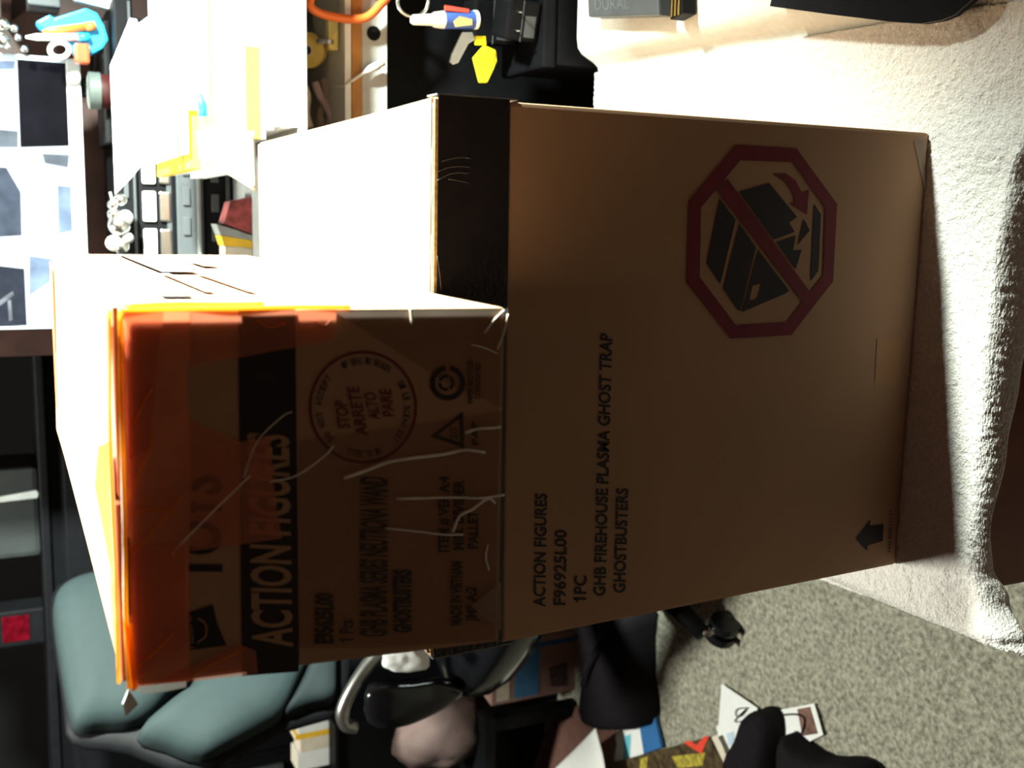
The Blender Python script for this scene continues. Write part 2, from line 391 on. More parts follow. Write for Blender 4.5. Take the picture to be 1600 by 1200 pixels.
band = [sf(372,486), sf(461,484), sf(467,1039), sf(378,1052)]
band[0].x = band[1].x = .2785; band[2].x = .0590; band[3].x = .0620
flat('black_band', band, INK, sm, lift=.0004)
bz0, bz1 = band[1].z, band[0].z
KRF = mat('kraft_print', (.37, .22, .13), .75, var=.08, scale=20, spec=.2)
sline('ACTION FIGURES', (455,1010), (449,680), 62, .025, KRF, .0008)
sline('TOYS', (344,908), (343,742), 72, .035)
sline('E95625L00', (519,1005), (519,927), 29, .05)
sline('1 Pcs', (551,1000), (551,968), 21, .02)
flat('lettering', [sf(530,997.5), sf(533,997.5), sf(538,1003), sf(535,1004)], INK, sm, lift=.0007)
sline('GHB PLASMA SERIES NEUTRONA WAND', (603,994), (604,746), 42, .03)
sline('GHOSTBUSTERS', (641,988), (641,890), 28, .05)
sline('MADE IN VIETNAM', (720,976), (721,877), 17, .035)
sline('JMS A:2', (743,971), (743,916), 16, .035)
sline('ITEM # VER A:4', (700,862), (701,744), 16, .035)
sline('MIN. DIVIDER', (723,859), (724,750), 16, .035)
sline('PALLET', (746,857), (746,798), 16, .035)
flag = [sf(258,968), sf(300,955), sf(332,944), sf(340,975), sf(354,1008), sf(310,1014), sf(272,1018), sf(266,990)]
flat('flag_logo', flag, INK, sm, lift=.0005)
sline('Hasbro', (303,1012), (299,962), 14, .0, KRF, .0009, 'flag_lettering')
tube('flag_smile', curve([sf(308,1003)+Vector((0,-.0008,0)), sf(321,992)+Vector((0,-.0008,0)), sf(320,974)+Vector((0,-.0008,0)), sf(308,965)+Vector((0,-.0008,0))], 5), .0006, KRF, sm, 5)
# stop circle
def ell(cx, cy, rx, ry, n=48): return [sf(cx+rx*math.cos(2*math.pi*k/n), cy+ry*math.sin(2*math.pi*k/n)) for k in range(n)]
flat('stop_ring', ell(567,636,84.5,88), REDINK, sm, lift=.0005, hole=ell(567,636,80.5,84))
for s, a, b, h in (('STOP',(547,669),(541,626),19), ('ARRETE',(575,680),(560,604),18), ('ALTO',(594,655),(586,613),18), ('PARE',(616,650),(610,608),18)):
    sline(s, a, b, h, .015, REDINK, name='stop_lettering')
def ring_text(s, a0, a1, R=73):
    n = len(s)
    for i, ch in enumerate(s):
        if ch == ' ': continue
        a = math.radians(a0+(a1-a0)*(i+.5)/n); da = math.radians((a1-a0)/n*.42)
        # angle measured clockwise from the carton's top
        def at(ang, r): return sf(567-r*math.cos(ang)*.95, 636-r*math.sin(ang))
        lettering('ring_lettering', ch, at(a-da, R-5), at(a+da, R-5), at(a-da, R+5), INK, sm, .02, lift=.0007)
ring_text('DO NOT ACCEPT', -46, 42); ring_text('IF SEAL IS BROKEN', 62, 128); ring_text('SI LE SCEAU EST', 146, 226); ring_text('SI EL SELLO', 246, 292)
# recycling marks
def arc_band(name, cx, cy, r0, r1, a0, a1, n=30):
    O = []; I = []
    for k in range(n+1):
        a = math.radians(a0+(a1-a0)*k/n); O.append(sf(cx+r1*math.cos(a), cy+r1*math.sin(a))); I.append(sf(cx+r0*math.cos(a), cy+r0*math.sin(a)))
    V = [p+Vector((0,-.0005,0)) for p in O+I]; mk(name, V, [(k, k+1, n+2+k, n+1+k) for k in range(n)], INK, sm)
arc_band('recycle_ring', 699, 598, 19.5, 27.5, -82, 262)
arc_band('recycle_ring', 697, 598, 8, 13, -60, 60, 12); arc_band('recycle_ring', 697, 598, 8, 13, 75, 180, 12); arc_band('recycle_ring', 697, 598, 8, 13, 195, 285, 12)
tri = [(672,682),(723,643),(725,700)]
cx_ = sum(p[0] for p in tri)/3; cy_ = sum(p[1] for p in tri)/3
flat('recycle_triangle', [sf(*p) for p in tri], INK, sm, lift=.0005, hole=[sf(cx_+(p[0]-cx_)*.66, cy_+(p[1]-cy_)*.66) for p in tri])
sline('20', (715,687), (713,668), 12, .0); sline('PAP', (747,695), (746,658), 10, .03)
sline('PAPER RECYCLES', (738,630), (738,562), 8, .03); sline('CORRUGATED', (749,623), (750,567), 8, .03)
# print on the right side
def sx_(x, y): q = pxx(x, y, .2806); return q
XO = Vector((1, 0, 0))
def side(name, yz, M, lift=.0012):
    def X(y, z): return .2779+.0055*(y-SY)/.777+(.0018*(z-H)/.23)
    V = [Vector((X(y, z)+lift, y, z)) for y, z in yz]; return mk(name, V, [tuple(range(len(V)))], M, sm)
side('black_band', [(.215,bz0-.004),(.215,bz1-.004),(.60,bz1-.003),(.60,bz0-.003)], INK)
side('side_print', [(-.06,bz1+.012),(-.06,bz1+.030),(-.03,bz1+.030),(-.03,bz1+.012)], INK)
side('side_print', [(-.02,bz1-.008),(-.02,bz1-.001),(.20,bz1-.001),(.20,bz1-.008)], mat('faded_ink', (.10,.08,.06), .7, var=.5, scale=150))
side('side_print', [(-.02,bz0-.003),(-.02,bz0+.003),(.20,bz0+.003),(.20,bz0-.003)], MATS['faded_ink'])
side('side_print', [(.32,.585),(.32,.60),(.42,.60),(.42,.585)], MATS['faded_ink'])
# orange tape
def tapef(pts, M=OTAPE, lift=.0015, name='orange_tape'):
    V = [sf(*p)+Vector((0,-lift,0)) for p in pts]; return prism(name, V, (0,.0002,0), M, sm)
tapef([(193,487),(296,487),(296,560),(290,590),(294,640),(300,700),(296,830),(294,900),(296,1062),(206,1072)])
tapef([(296,487),(525,482),(522,530),(470,540),(372,558),(296,572)], OTAPE2, .0017)
tapef([(296,655),(372,690),(420,680),(430,790),(440,840),(296,860)], OTAPE2, .0019)
tapef([(240,1067),(300,1040),(375,1005),(398,1015),(402,1050),(300,1062)], OTAPE2, .0021)
tapef([(192,486),(255,486),(240,640),(232,700),(198,720)], OTAPE2, .0023)
tapef([(200,850),(290,850),(290,1000),(205,1065)], OTAPE2, .0025)
# tape lapping over the top, standing off the flaps
def tops(pts, M, lift, name='orange_tape'):
    V = [Vector((x, y, .7245+lift)) for x, y in pts]; return prism(name, V, (0,0,.0003), M, sm)
tops([(.070,SY+.001),(.278,SY+.001),(.275,SY+.018),(.20,SY+.012),(.15,SY+.030),(.11,SY+.05),(.075,SY+.04)], OTAPE, .0006)
tops([(.120,SY+.02),(.205,SY+.015),(.185,SY+.10),(.150,SY+.14)], mat('amber_tape_patch', (.45,.16,.02), .4, var=.3, scale=60), .0012)
tops([(.10,.60),(.27,.58),(.275,.64),(.10,.64)], OTAPE, .0006)
# creased folds of tape along the top front edge and the right vertical edge
def crease(pts, r, M=OFOLD, name='tape_fold', fl=.5): return tube(name, curve(pts, 6), r, M, sm, 7, flat=fl)
crease([(.066,SY-.001,.7215),(.11,SY-.003,.7222),(.15,SY-.0015,.7212),(.20,SY-.003,.7208),(.24,SY-.001,.7202),(.279,SY-.002,.7190)], .0017)
crease([(.067,SY+.006,.7265),(.13,SY+.004,.7262),(.20,SY+.007,.7262),(.279,SY+.004,.7240)], .0012)
crease([(.2795,SY-.001,.719),(.2798,SY-.002,.69),(.2795,SY-.001,.66),(.2796,SY-.002,.625),(.2790,SY-.001,.592)], .0016)
crease([(.2805,SY+.010,.716),(.2812,SY+.012,.69),(.2806,SY+.014,.665),(.2808,SY+.010,.64)], .0018)
tapef([(192,968),(208,972),(214,1072),(205,1078)], OFOLD, .0035, 'tape_fold')
prism('loose_tape_end', [Vector((.066,SY-.002,.722)), Vector((.058,SY-.003,.7255)), Vector((.050,SY-.002,.724)), Vector((.056,SY-.002,.717))], (0,.001,0), WHITE, sm)
prism('loose_tape_end', [sf(205,1076), sf(240,1068), sf(291,1062), sf(291,1074), sf(262,1080), sf(225,1085)], (0,.0008,0), tape_mat('cloudy_tape2', (.85,.85,.85), (.7,.68,.65), .35), sm)
# ink strip painted as the shade under the lifted tape
prism('painted_tape_shadow', [sf(196,835)+Vector((0,-.0012,0)), sf(201,840)+Vector((0,-.0012,0)), sf(204,960)+Vector((0,-.0012,0)), sf(199,962)+Vector((0,-.0012,0))], (0,.0003,0), INK, sm)
# clear tape with its wrinkles, their highlights painted on as pale ridges
tapef([(466,690),(792,640),(788,1000),(560,1012),(466,1012)], CTAPE, .0013, 'clear_tape')
tapef([(520,486),(793,482),(793,640),(700,600)], CTAPE, .0011, 'clear_tape')
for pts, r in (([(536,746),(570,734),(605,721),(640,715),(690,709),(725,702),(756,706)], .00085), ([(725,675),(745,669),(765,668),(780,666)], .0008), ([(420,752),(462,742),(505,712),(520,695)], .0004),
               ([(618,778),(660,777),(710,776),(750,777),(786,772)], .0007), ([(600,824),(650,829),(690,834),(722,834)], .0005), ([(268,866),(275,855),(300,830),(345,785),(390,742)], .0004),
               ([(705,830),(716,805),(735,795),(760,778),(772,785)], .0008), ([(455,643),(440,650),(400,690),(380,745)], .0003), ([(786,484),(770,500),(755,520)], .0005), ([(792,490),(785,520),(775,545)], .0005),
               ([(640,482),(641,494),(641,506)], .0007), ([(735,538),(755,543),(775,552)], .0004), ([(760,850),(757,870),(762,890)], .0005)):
    tube('tape_wrinkle', curve([sf(*p)+Vector((0,-.0018,0)) for p in pts], 5), r*1.3, WRINK_SHINE, sm, 6, flat=.6)
for pts in ([(198,780),(215,740),(235,700),(240,672)], [(205,860),(225,845),(262,800),(285,775)], [(213,1040),(245,1012),(270,985)], [(300,1052),(340,1030),(380,1012)], [(208,660),(225,625),(238,605)], [(210,800),(240,795),(280,802)]):
    tube('tape_wrinkle', curve([sf(*p)+Vector((0,-.0028,0)) for p in pts], 5), .0005, OFOLD, sm, 6)
tapef([(734,945),(781,908),(782,985)], MATS['cloudy_tape'], .0019, 'clear_tape')
for pts in ([(490,500),(505,508),(515,500)], [(400,500),(420,512),(445,505)]):
    tube('tape_wrinkle', curve([sf(*p)+Vector((0,-.002,0)) for p in pts], 5), .0004, mat('red_wrinkle', (.4,.08,.02), .4), sm, 6)

# ================================================================== WHITE BLANKET AND BLACK THINGS RIGHT OF THE TOWEL
BLK = mat('white_blanket', (.66, .66, .62), .9, var=.05, scale=120, bump=.3, bscale=500, spec=.1)
prof = [(0,-.0055), (.006,-.004), (.012,.004), (.017,.014), (.022,.023), (.030,.029), (.042,.031), (.12,.0315), (.32,.0315), (.33,.02), (.333,-.005)]
vs = []; fs = []; NY = 30
for j in range(NY+1):
    y = -.10+.722*j/NY; x0 = .519+.028*(y+.1)/.72; kz = .28+.72*min(1, max(0, (y+.10)/.24))
    if j in (0, NY): y += 0
    for dx, z in prof: vs.append((x0+dx, y, (z if z < 0 else z*kz)+.0015*noise.noise(Vector((dx*9, y*12, 1)))*(1 if dx > .02 else 0)))
n_ = len(prof)
fs = [(j*n_+i, j*n_+i+1, (j+1)*n_+i+1, (j+1)*n_+i) for j in range(NY) for i in range(n_-1)] + [(j*n_+n_-1, j*n_, (j+1)*n_, (j+1)*n_+n_-1) for j in range(NY)] + [tuple(range(n_)), tuple(NY*n_+i for i in range(n_-1, -1, -1))]
bl = mk('blanket', vs, fs, BLK, smooth=True); tag(bl, 'folded white blanket lying along the right edge of the towel', 'blanket')
md = bl.modifiers.new('e', 'EDGE_SPLIT'); md.split_angle = math.radians(60)
# black slab
lap = thing('laptop', (.60,-.05,.033), 'closed black laptop with rounded corner overhanging the white blanket', 'laptop')
LP, LN = Vector((.5,.14,.0345)), Vector((0,-.093,1))
pl = [pp(x, y, LP, LN) for x, y in ((1212,11),(1300,23),(1400,35),(1450,38),(1480,33),(1500,25),(1532,-2))]
pl = pl + [Vector((x, y, .0345+.093*(y-.14))) for x, y in ((.66,-.14),(.72,.06),(.60,.17))]
prism('base', pl, (0,0,.005), BLACK, lap)
prism('lid', [p+Vector((0,0,.0052)) for p in pl], (0,0,.0025), BLACKG, lap)
# power strip on the blanket
ps = thing('power_strip', pz(1000,0,.033), 'dark grey power strip with embossed lettering on the white blanket', 'power strip')
a_, b_ = pz(943,30,.033), pz(1056,27,.033)
dx = Vector((.09,.012,0)); up = Vector((0,0,.024))
hexa('body', [a_,b_,b_+dx,a_+dx,a_+up,b_+up,b_+dx+up,a_+dx+up], DGREY, ps, .003)
e_ = (b_-a_); t0 = a_+e_*.12+up+dx*.10; lettering('embossed_lettering', 'DURAL', t0, t0+e_*.5, t0+dx*.16, mat('embossed_grey', (.10,.11,.11), .5), ps, 0, out=Vector((0,0,1)), lift=.0006)
c_ = pz(1068,34,.033); hexa('plug', [c_, c_+Vector((.004,-.026,0)), c_+Vector((.05,-.02,0)), c_+Vector((.05,.008,0)), c_+up*.8, c_+Vector((.004,-.026,.019)), c_+Vector((.05,-.02,.019)), c_+Vector((.05,.008,.019))], BLACK, ps, .002)
for k in range(3): box('contact', tuple(c_+Vector((.003,-.020+.007*k,.0195))), tuple(c_+Vector((.03,-.017+.007*k,.0205))), mat('brass', (.6,.4,.12), .3, metal=1), ps, 0)
tube('cord', curve([b_+Vector((.04,-.02,.012)), b_+Vector((.06,-.05,.012)), b_+Vector((.10,-.06,.02)), b_+Vector((.2,-.02,.01))], 6), .004, WHITEP, ps)
# low black box between bench and desk, adapters on it
cab = thing('storage_box', (.72,.715,FZ), 'low black storage box standing between bench and desk', 'box')
box('body', (.555,.645,FZ), (.95,.785,.052), BLACK, cab, .004); box('lid', (.550,.642,.053), (.955,.788,.072), BLACK, cab, .005)
def adapter(x, y, w_, d_, h_, lab, rz, prong=True):
    r = thing('power_adapter', (x+w_/2, y+d_/2, .073), lab, 'power adapter', 'black power adapters')
    box('housing', (x,y,.073), (x+w_,y+d_,.073+h_), BLACK, r, .005, rz, (x,y,0)); R = Matrix.Rotation(rz, 3, 'Z')
    def rb(nm, lo_, hi_, M): return box(nm, lo_, hi_, M, r, .001, rz, (x,y,0))
    rb('seam', (x-.0006,y-.0006,.073+h_*.55), (x+w_+.0006,y+.001,.073+h_*.58), DGREY, )
    rb('label', (x+.006,y-.0006,.073+h_*.15), (x+w_-.02,y,.073+h_*.48), DGREY)
    if prong:
        for k in (.25, .7): rb('prong', (x+w_*k,y-.012,.073+h_*.72), (x+w_*k+.002,y,.073+h_*.82), SILVER)
    return r
adapter(.585,.662,.055,.055,.050, 'squat black power adapter next to the yellow tag', -.25)
adapter(.660,.650,.060,.050,.034, 'flat black power adapter with bright prongs beside the power strip', -.3)
adapter(.590,.728,.06,.045,.072, 'tall black power adapter at the back of the storage box', -.1, False)
st = thing('steel_bracket', (.70,.66,.073), 'thin shiny steel bracket on top of the flat adapter', 'bracket')
box('plate', (.655,.652,.1085), (.70,.66,.1105), SILVER, st, .0005, -.3); box('lip', (.655,.651,.1085), (.657,.66,.122), SILVER, st, .0005, -.3)
# keys and small things on the adapters (depth .66 to .70)
YK = .645
kr = thing('key_ring', py(660,30,YK), 'steel key ring with one key lying in front of the desk', 'key ring')
tube('ring', smooth_loop([py(645+24*math.cos(a)*1.0, 2+24*math.sin(a), YK) for a in [k*math.pi/4 for k in range(8)]], 5), .0022, SILVER, kr, 8, closed=True)
prism('key', [py(722,50,YK), py(738,50,YK), py(742,62,YK), py(732,68,YK), py(716,98,YK), py(708,101,YK), py(703,97,YK), py(706,84,YK)], (0,.003,0), SILVER, kr, .0005)
lb = thing('glue_tube', py(690,30,YK), 'small tube with white nozzle and blue red label near the key ring', 'tube')
ax = (py(740,32,YK)-py(640,32,YK)); L_ = ax.length; ax.normalize()
c0 = py(642,31,YK)
lathe('nozzle', [(.004,0),(.0065,.003),(.0075,L_*.32),(.010,L_*.36),(.0115,L_*.5)], c0, ax, mat('ivory_plastic', (.72,.66,.55), .4), lb, 20)
lathe('label', [(.0118,L_*.5),(.0118,L_*.98)], c0, ax, mat('dark_blue_print', (.04,.08,.28), .45), lb, 20)
lathe('end_crimp', [(.0125,L_*.98),(.0125,L_*1.03)], c0, ax, WHITEP, lb, 20)
prism('red_stripe', [py(696,8,YK-.010), py(733,14,YK-.010), py(733,20,YK-.010), py(696,16,YK-.010)], (0,.004,0), REDP, lb)
prism('logo_patch', [py(709,33,YK-.0125), py(718,25,YK-.0125), py(738,30,YK-.0125), py(738,39,YK-.0125), py(712,42,YK-.0125)], (0,.0015,0), mat('gold_print', (.45,.30,.12), .5), lb)
yt = thing('yellow_tag', py(760,130,YK), 'bright yellow pointed plastic tag hanging in front of the adapters', 'tag')
prism('blade', [py(757,70,YK), py(775,78,YK), py(777,95,YK), py(772,108,YK), py(762,129,YK), py(750,129,YK), py(740,90,YK)], (0,.006,0), YELLOW, yt, .002)
prism('stem', [py(744,56,YK), py(759,56,YK), py(760,70,YK), py(743,70,YK)], (0,.005,0), YELLOW, yt, .001)
prism('ridge', [py(757,72,YK-.002), py(773,80,YK-.002), py(771,98,YK-.002), py(758,90,YK-.002)], (0,.003,0), YELLOW, yt, .001)

# ================================================================== DESK
YD = .80
desk = thing('desk', (.8,1.15,FZ), 'wooden desk with grey steel rail and open cubby under piled papers', 'desk')
box('metal_rail', (.06,YD,.2509), (1.55,YD+.012,.2895), STEEL, desk, .001)
box('wood_edge', (.06,YD-.002,.290), (1.55,YD+.7,.3055), WOOD, desk, .001)
box('white_liner', (.06,YD-.001,.306), (1.55,YD+.69,.3155), WHITEP, desk, .001)
box('cubby_top', (.06,.695,.3985), (1.55,YD+.68,.410), GREY, desk, .001)  # overhang added with its papers to shade the rail and cubby
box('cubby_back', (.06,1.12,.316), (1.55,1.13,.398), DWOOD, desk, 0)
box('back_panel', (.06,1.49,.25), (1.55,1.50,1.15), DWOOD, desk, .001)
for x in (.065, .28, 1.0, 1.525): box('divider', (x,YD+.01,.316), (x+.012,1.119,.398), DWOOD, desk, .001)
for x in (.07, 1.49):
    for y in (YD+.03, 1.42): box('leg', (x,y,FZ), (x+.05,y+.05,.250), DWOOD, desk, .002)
lathe('rail_hole', [(.0105,0),(.0105,.0012)], py(584,52,YD-.0008), (0,1,0), BLACK, desk, 24)
box('under_desk_shade', (.125,.87,FZ+.02), (1.485,.885,.249), BLACK, desk, .001)  # added black sheet standing in for the shade under the desk
# cubby contents
tr = thing('tape_roll', py(485,80,.88), 'roll of yellow tape in the desk cubby', 'tape')
ct = py(486,79,.885); ct.z = .346; axr = Vector((-.12,-.8,.45)).normalized()
lathe('roll', [(.009,-.010),(.026,-.010),(.026,.010),(.009,.010),(.009,-.010)], ct, axr, mat('yellow_tape', (.78,.60,.16), .5, var=.1, scale=90), tr, 30, cap=False)
lathe('core', [(.0065,-.0105),(.009,-.0105),(.009,.0105),(.0065,.0105),(.0065,-.0105)], ct, axr, CREAM, tr, 30, cap=False)
GL = tape_mat('clear_glass', (.9,.93,.9), (.7,.7,.65), .12, rough=.05)
jr = thing('glass_jar', py(525,60,.86), 'clear glass jar lying in front of the yellow tape roll', 'jar')
jc = Vector((.625,.825,.336)); lathe('glass', [(.012,-.055),(.0185,-.052),(.0185,.02),(.012,.03),(.012,.04)], jc, (-1,.05,0), GL, jr, 24)
lathe('rim', [(.0135,.036),(.0135,.042)], jc, (-1,.05,0), SILVER, jr, 24)
box('yellow_wrapper', (.575,.818,.319), (.62,.834,.334), mat('yellow_wrapper_m', (.72,.62,.2), .6), jr, .003)
for i, (pts, M, lab) in enumerate((([(470,125),(480,150),(478,175),(484,200)], CREAM, 'cream cable coiled in the desk cubby beside the tape roll'),
                    ([(492,128),(500,150),(512,170),(522,198)], mat('lilac_cable', (.5,.38,.42), .5), 'lilac grey cable hanging in the desk cubby'),
                    ([(505,122),(508,150),(500,180),(505,200)], mat('taupe_cable', (.38,.3,.26), .6), 'taupe cable at the back of the desk cubby'))):
    tag(tube('cable', curve([py(x, y, .86+.02*i) for x, y in pts], 6), .006, M), lab, 'cable')
us = thing('charging_cable', py(560,120,.79), 'white charging cable with plug hanging over the grey desk rail', 'cable')
tube('cord', curve([py(525,133,.83), py(535,134,.81), py(548,127,.793), (py(572,112,.785))], 6), .0022, WHITEP, us)
tube('plug', [py(570,113,.785), py(578,108,.785), py(592,102,.785)], [.003,.0055,.006], WHITEP, us, 10)
tube('connector', [py(592,102,.785), py(600,98,.785)], .0042, mat('peach_connector', (.6,.42,.28), .4, metal=.4), us, 8)
sc = thing('scissors', py(545,20,.775), 'orange handled scissors lying over the desk edge', 'scissors')
tube('handle_loop', smooth_loop([py(x, y, .775) for x, y in ((484,2),(494,18),(520,26),(548,30),(573,27),(592,10),(606,-14),(560,-40),(505,-32))], 5), .0062, ORANGE, sc, 10, closed=True)
prism('blade', [py(600,-16,.775), py(612,-22,.775), py(640,-90,.775), py(630,-92,.775)], (0,.003,0), SILVER, sc)
# paper pile on the cubby top: bundles from the bottom up
def bundle(name, xa, xb, yl, M, lab, cat, yf=.70, dep=.32, skew=0, group='papers piled on the desk', th=None, wid=.52, keep=False):
    a = py(xb, yl, yf); b = py(xa, yl, yf); z0 = a.z; z1 = b.z; x0 = a.x
    zc = bundle.top; h_ = th or (z1-z0)
    n = max(1, int(round(h_/.012))); r = thing(name, (x0+.25, yf+dep/2, zc), lab, cat, group)
    for k in range(n):
        zz = zc+h_*k/n; j = random.uniform(-.006, .006); jy = random.uniform(-.004, .004)
        box('page_block', (x0+j, yf+jy, zz+.0003), (x0+wid+j, yf+dep+jy, zz+h_/n-.0003), M, r, .0006, skew, (x0+.2, yf+.1, 0))
    bundle.top = zc if keep else zc+h_+.0004; return r
bundle.top = .4105
bundle('paper_stack', 418, 458, 205, WHITE, 'bottom stack of white papers just above the desk cubby', 'papers', th=.042)
bundle('folder', 411, 418, 215, mat('grey_card', (.4,.42,.4), .7), 'thin grey folder between white papers near the bottom of the pile', 'folder', skew=.0, th=.006)
bundle('folder', 392, 411, 215, mat('orange_card', (.72,.30,.03), .7), 'orange folder in the middle of the paper pile', 'folder', skew=.0, th=.018, wid=.155, keep=True)
bundle('paper_stack', 392, 411, 70, WHITE, 'white papers beside the right end of the orange folder', 'papers', th=.018)
bundle('paper_stack', 306, 392, 262, WHITE, 'thick stack of white papers above the orange folder', 'papers', skew=.0, th=.060)
bundle('folder', 288, 306, 268, YELLOWP, 'yellow folder near the top of the paper pile', 'folder', skew=.0, th=.014, wid=.10, keep=True)
bundle('paper_stack', 288, 306, 172, WHITE, 'white papers beside the right end of the yellow folder', 'papers', th=.014)
bundle('paper_stack', 278, 288, 240, WHITE, 'thin loose white papers on the yellow folder', 'papers', skew=.0, th=.006)
# small blue marker on the pile front, loose sheet hanging from it
tag(tube('marker_pen', [py(312,147,.69), py(316,164,.69), py(317,182,.69)], [.004,.0062,.0062], BLUE), 'small blue marker stuck in the front of the paper pile', 'marker')
hs = sheet('hanging_sheet', [py(308,205,.688), py(398,205,.688), py(402,300,.688), py(312,246,.688)], WHITE, curl=.004); tag(hs, 'white sheet with slanted corner hanging from the paper pile', 'paper')
# crumpled white bag / papers standing on the pile
bag = thing('paper_bag', py(286,150,.73), 'large white paper bag standing creased on top of the paper pile', 'bag')
zt = bundle.top
def bagside(nm, pts, Y, off): return prism(nm, [py(x, y, Y+ (0 if x > 200 else .02)) for x, y in pts], (0, off, 0), WHITE, bag, .001)
bagside('front_sheet', [(214,38),(238,21),(262,45),(284,84),(284,180),(262,245),(245,254),(238,200),(228,120)], .72, .004)
bagside('back_sheet', [(203,28),(214,30),(226,100),(240,190),(236,240),(207,276),(180,304),(176,200),(172,103)], .745, .004)
bagside('crease', [(210,34),(218,36),(232,110),(245,190),(241,192),(226,112)], .715, .004)
# electronics stack behind the pile that carries the monitor
zs = .4105; EL = [('disc_player', .050, BLACK, 'black disc player at the bottom of the stack under the monitor', .24), ('disc_player', .046, DGREY, 'dark grey disc player in the stack under the monitor', .25), ('disc_player', .060, BLACK, 'silver fronted disc player near the top of the stack under the monitor', .23), ('disc_player', .030, BLACK, 'thin black player on top of the stack under the monitor', .26)]
for i, (nm, h_, M, lab, x0) in enumerate(EL):
    r = thing(nm, (x0+.2, 1.28, zs), lab, 'disc player', 'players stacked under the monitor')
    box('case', (x0,1.15,zs), (x0+.42,1.42,zs+h_-.001), M, r, .003)
    box('front_trim', (x0+.005,1.147,zs+h_*.12), (x0+.415,1.1495,zs+h_*.25), GREY if i == 1 else DGREY, r, .0005)
    if i == 2:
        for k in range(6):
            box('silver_button', (x0+.03+k*.062,1.143,zs+h_*.15), (x0+.08+k*.062,1.1495,zs+h_*.46), SILVER, r, .004)
            box('silver_button', (x0+.03+k*.062,1.143,zs+h_*.54), (x0+.08+k*.062,1.1495,zs+h_*.9), WHITEP, r, .004)
    else:
        for k in range(3): box('button', (x0+.05+k*.05,1.146,zs+h_*.5), (x0+.08+k*.05,1.1495,zs+h_*.75), DGREY, r, .001)
    zs += h_
TOPE = zs
# trinkets hanging before the stack, small package
pk = thing('package', py(375,390,.98), 'small package with a yellow spine and red print in front of the disc players', 'package')
for nm, P_, M_ in (('cream_side', [(352,385),(394,389),(394,402),(352,399)], CREAM), ('yellow_spine', [(345,368),(394,376),(394,388),(350,384)], YELLOWP), ('grey_edge', [(338,350),(394,368),(394,375),(345,367)], GREY), ('red_print', [(360,315),(394,308),(394,366),(350,349)], mat('dull_red_print', (.3,.05,.05), .6, var=.6, scale=60))):
    prism(nm, [py(x, y, 1.0) for x, y in P_], (0,.05,0), M_, pk)
cc = thing('trinket', py(185,350,1.10), 'cluster of silver beads and clear trinkets hanging beside the disc players', 'trinket')
for k, (x, y, r_, M) in enumerate(((178,335,.010,SILVER),(186,352,.017,SILVER),(196,340,.012,WHITEP),(178,380,.013,CREAM),(190,385,.012,SILVER),(200,372,.009,GREY),(188,312,.010,SILVER),(176,320,.008,SILVER))):
    lathe('bead', [(r_*math.sin(a), -r_*math.cos(a)) for a in [.15+k2*2.84/8 for k2 in range(9)]], py(x, y, 1.10), (0,0,1), M, cc, 14)
tube('cord', curve([py(172,300,1.10), py(180,330,1.10), py(186,352,1.10), py(180,382,1.10), py(196,388,1.10)], 5), .002, GREY, cc, 6)
# monitor
mo = thing('monitor', (.37,1.30,TOPE), 'lit computer monitor showing a collage of pale pictures', 'monitor')
YM = 1.262
zb0 = py(131,250,YM).z; zs0 = py(109,250,YM).z; xr = py(100,91,YM).x; xl = py(60,513,YM).x; ztop = zs0+.30
box('housing', (xl,YM+.004,zb0), (xr,YM+.045,ztop+.02), BLACK, mo, .004)
box('bezel_bottom', (xl,YM-.004,zb0), (xr,YM+.004,zs0), WHITEP, mo, .002)
box('bezel_side', (xr-.008,YM-.004,zs0), (xr,YM+.004,ztop+.02), mat('pale_blue_bezel', (.6,.7,.8), .4), mo, .002)
box('bezel_side', (xl,YM-.004,zs0), (xl+.004,YM+.004,ztop+.02), MATS['pale_blue_bezel'], mo, .001)
box('bezel_top', (xl,YM-.004,ztop), (xr,YM+.004,ztop+.02), WHITEP, mo, .002)
SCR = mat('screen_glow', (.034,.038,.04), .5, var=.12, scale=9, emit=42, spec=.05)
scr = box('screen', (xl+.005,YM,zs0+.0005), (xr-.009,YM+.003,ztop-.0005), SCR, mo, 0)
def tile(pts, col, em, nm): 
    M = mat(nm, [c*.03 for c in col], .6, var=.3, scale=28, emit=em*33, spec=.02); V = [py(x, y, YM-.001) for x, y in pts]; prism('screen_picture', V, (0,.0008,0), M, scr)
tile([(27,93),(105,95),(108,228),(32,230)], (.014,.014,.022), 1.0, 'screen_black')
tile([(-30,108),(22,108),(24,95),(-30,95)], (.38,.52,.75), .9, 'screen_blue_grey')
tile([(-30,200),(28,205),(28,230),(-30,230)], (.3,.36,.42), .9, 'screen_slate')
tile([(-30,260),(10,262),(32,300),(34,368),(-30,372)], (.15,.19,.26), 1, 'screen_steel')
tile([(90,290),(114,292),(114,360),(92,365)], (.42,.58,.82), 1.0, 'screen_sky')
tile([(66,240),(108,242),(106,262),(70,255)], (.3,.36,.42), .9, 'screen_slate')
tile([(-30,412),(38,420),(42,508),(-30,512)], (.06,.07,.10), 1, 'screen_night')
tile([(46,400),(82,405),(78,440),(46,462)], (.42,.58,.82), 1.0, 'screen_sky')
tile([(-2,470),(20,455),(22,461),(0,478)], (.6,.65,.7), .8, 'screen_pale'); tile([(12,470),(17,468),(20,500),(14,502)], (.6,.65,.7), .8, 'screen_pale')
nk = py(122,134,YM+.02)
box('stand_neck', (nk.x-.018,YM+.012,TOPE+.012), (nk.x+.012,YM+.03,zb0+.01), BLACK, mo, .003); box('stand_base', (nk.x-.10,YM-.06,TOPE), (nk.x+.10,YM+.10,TOPE+.012), BLACK, mo, .004)
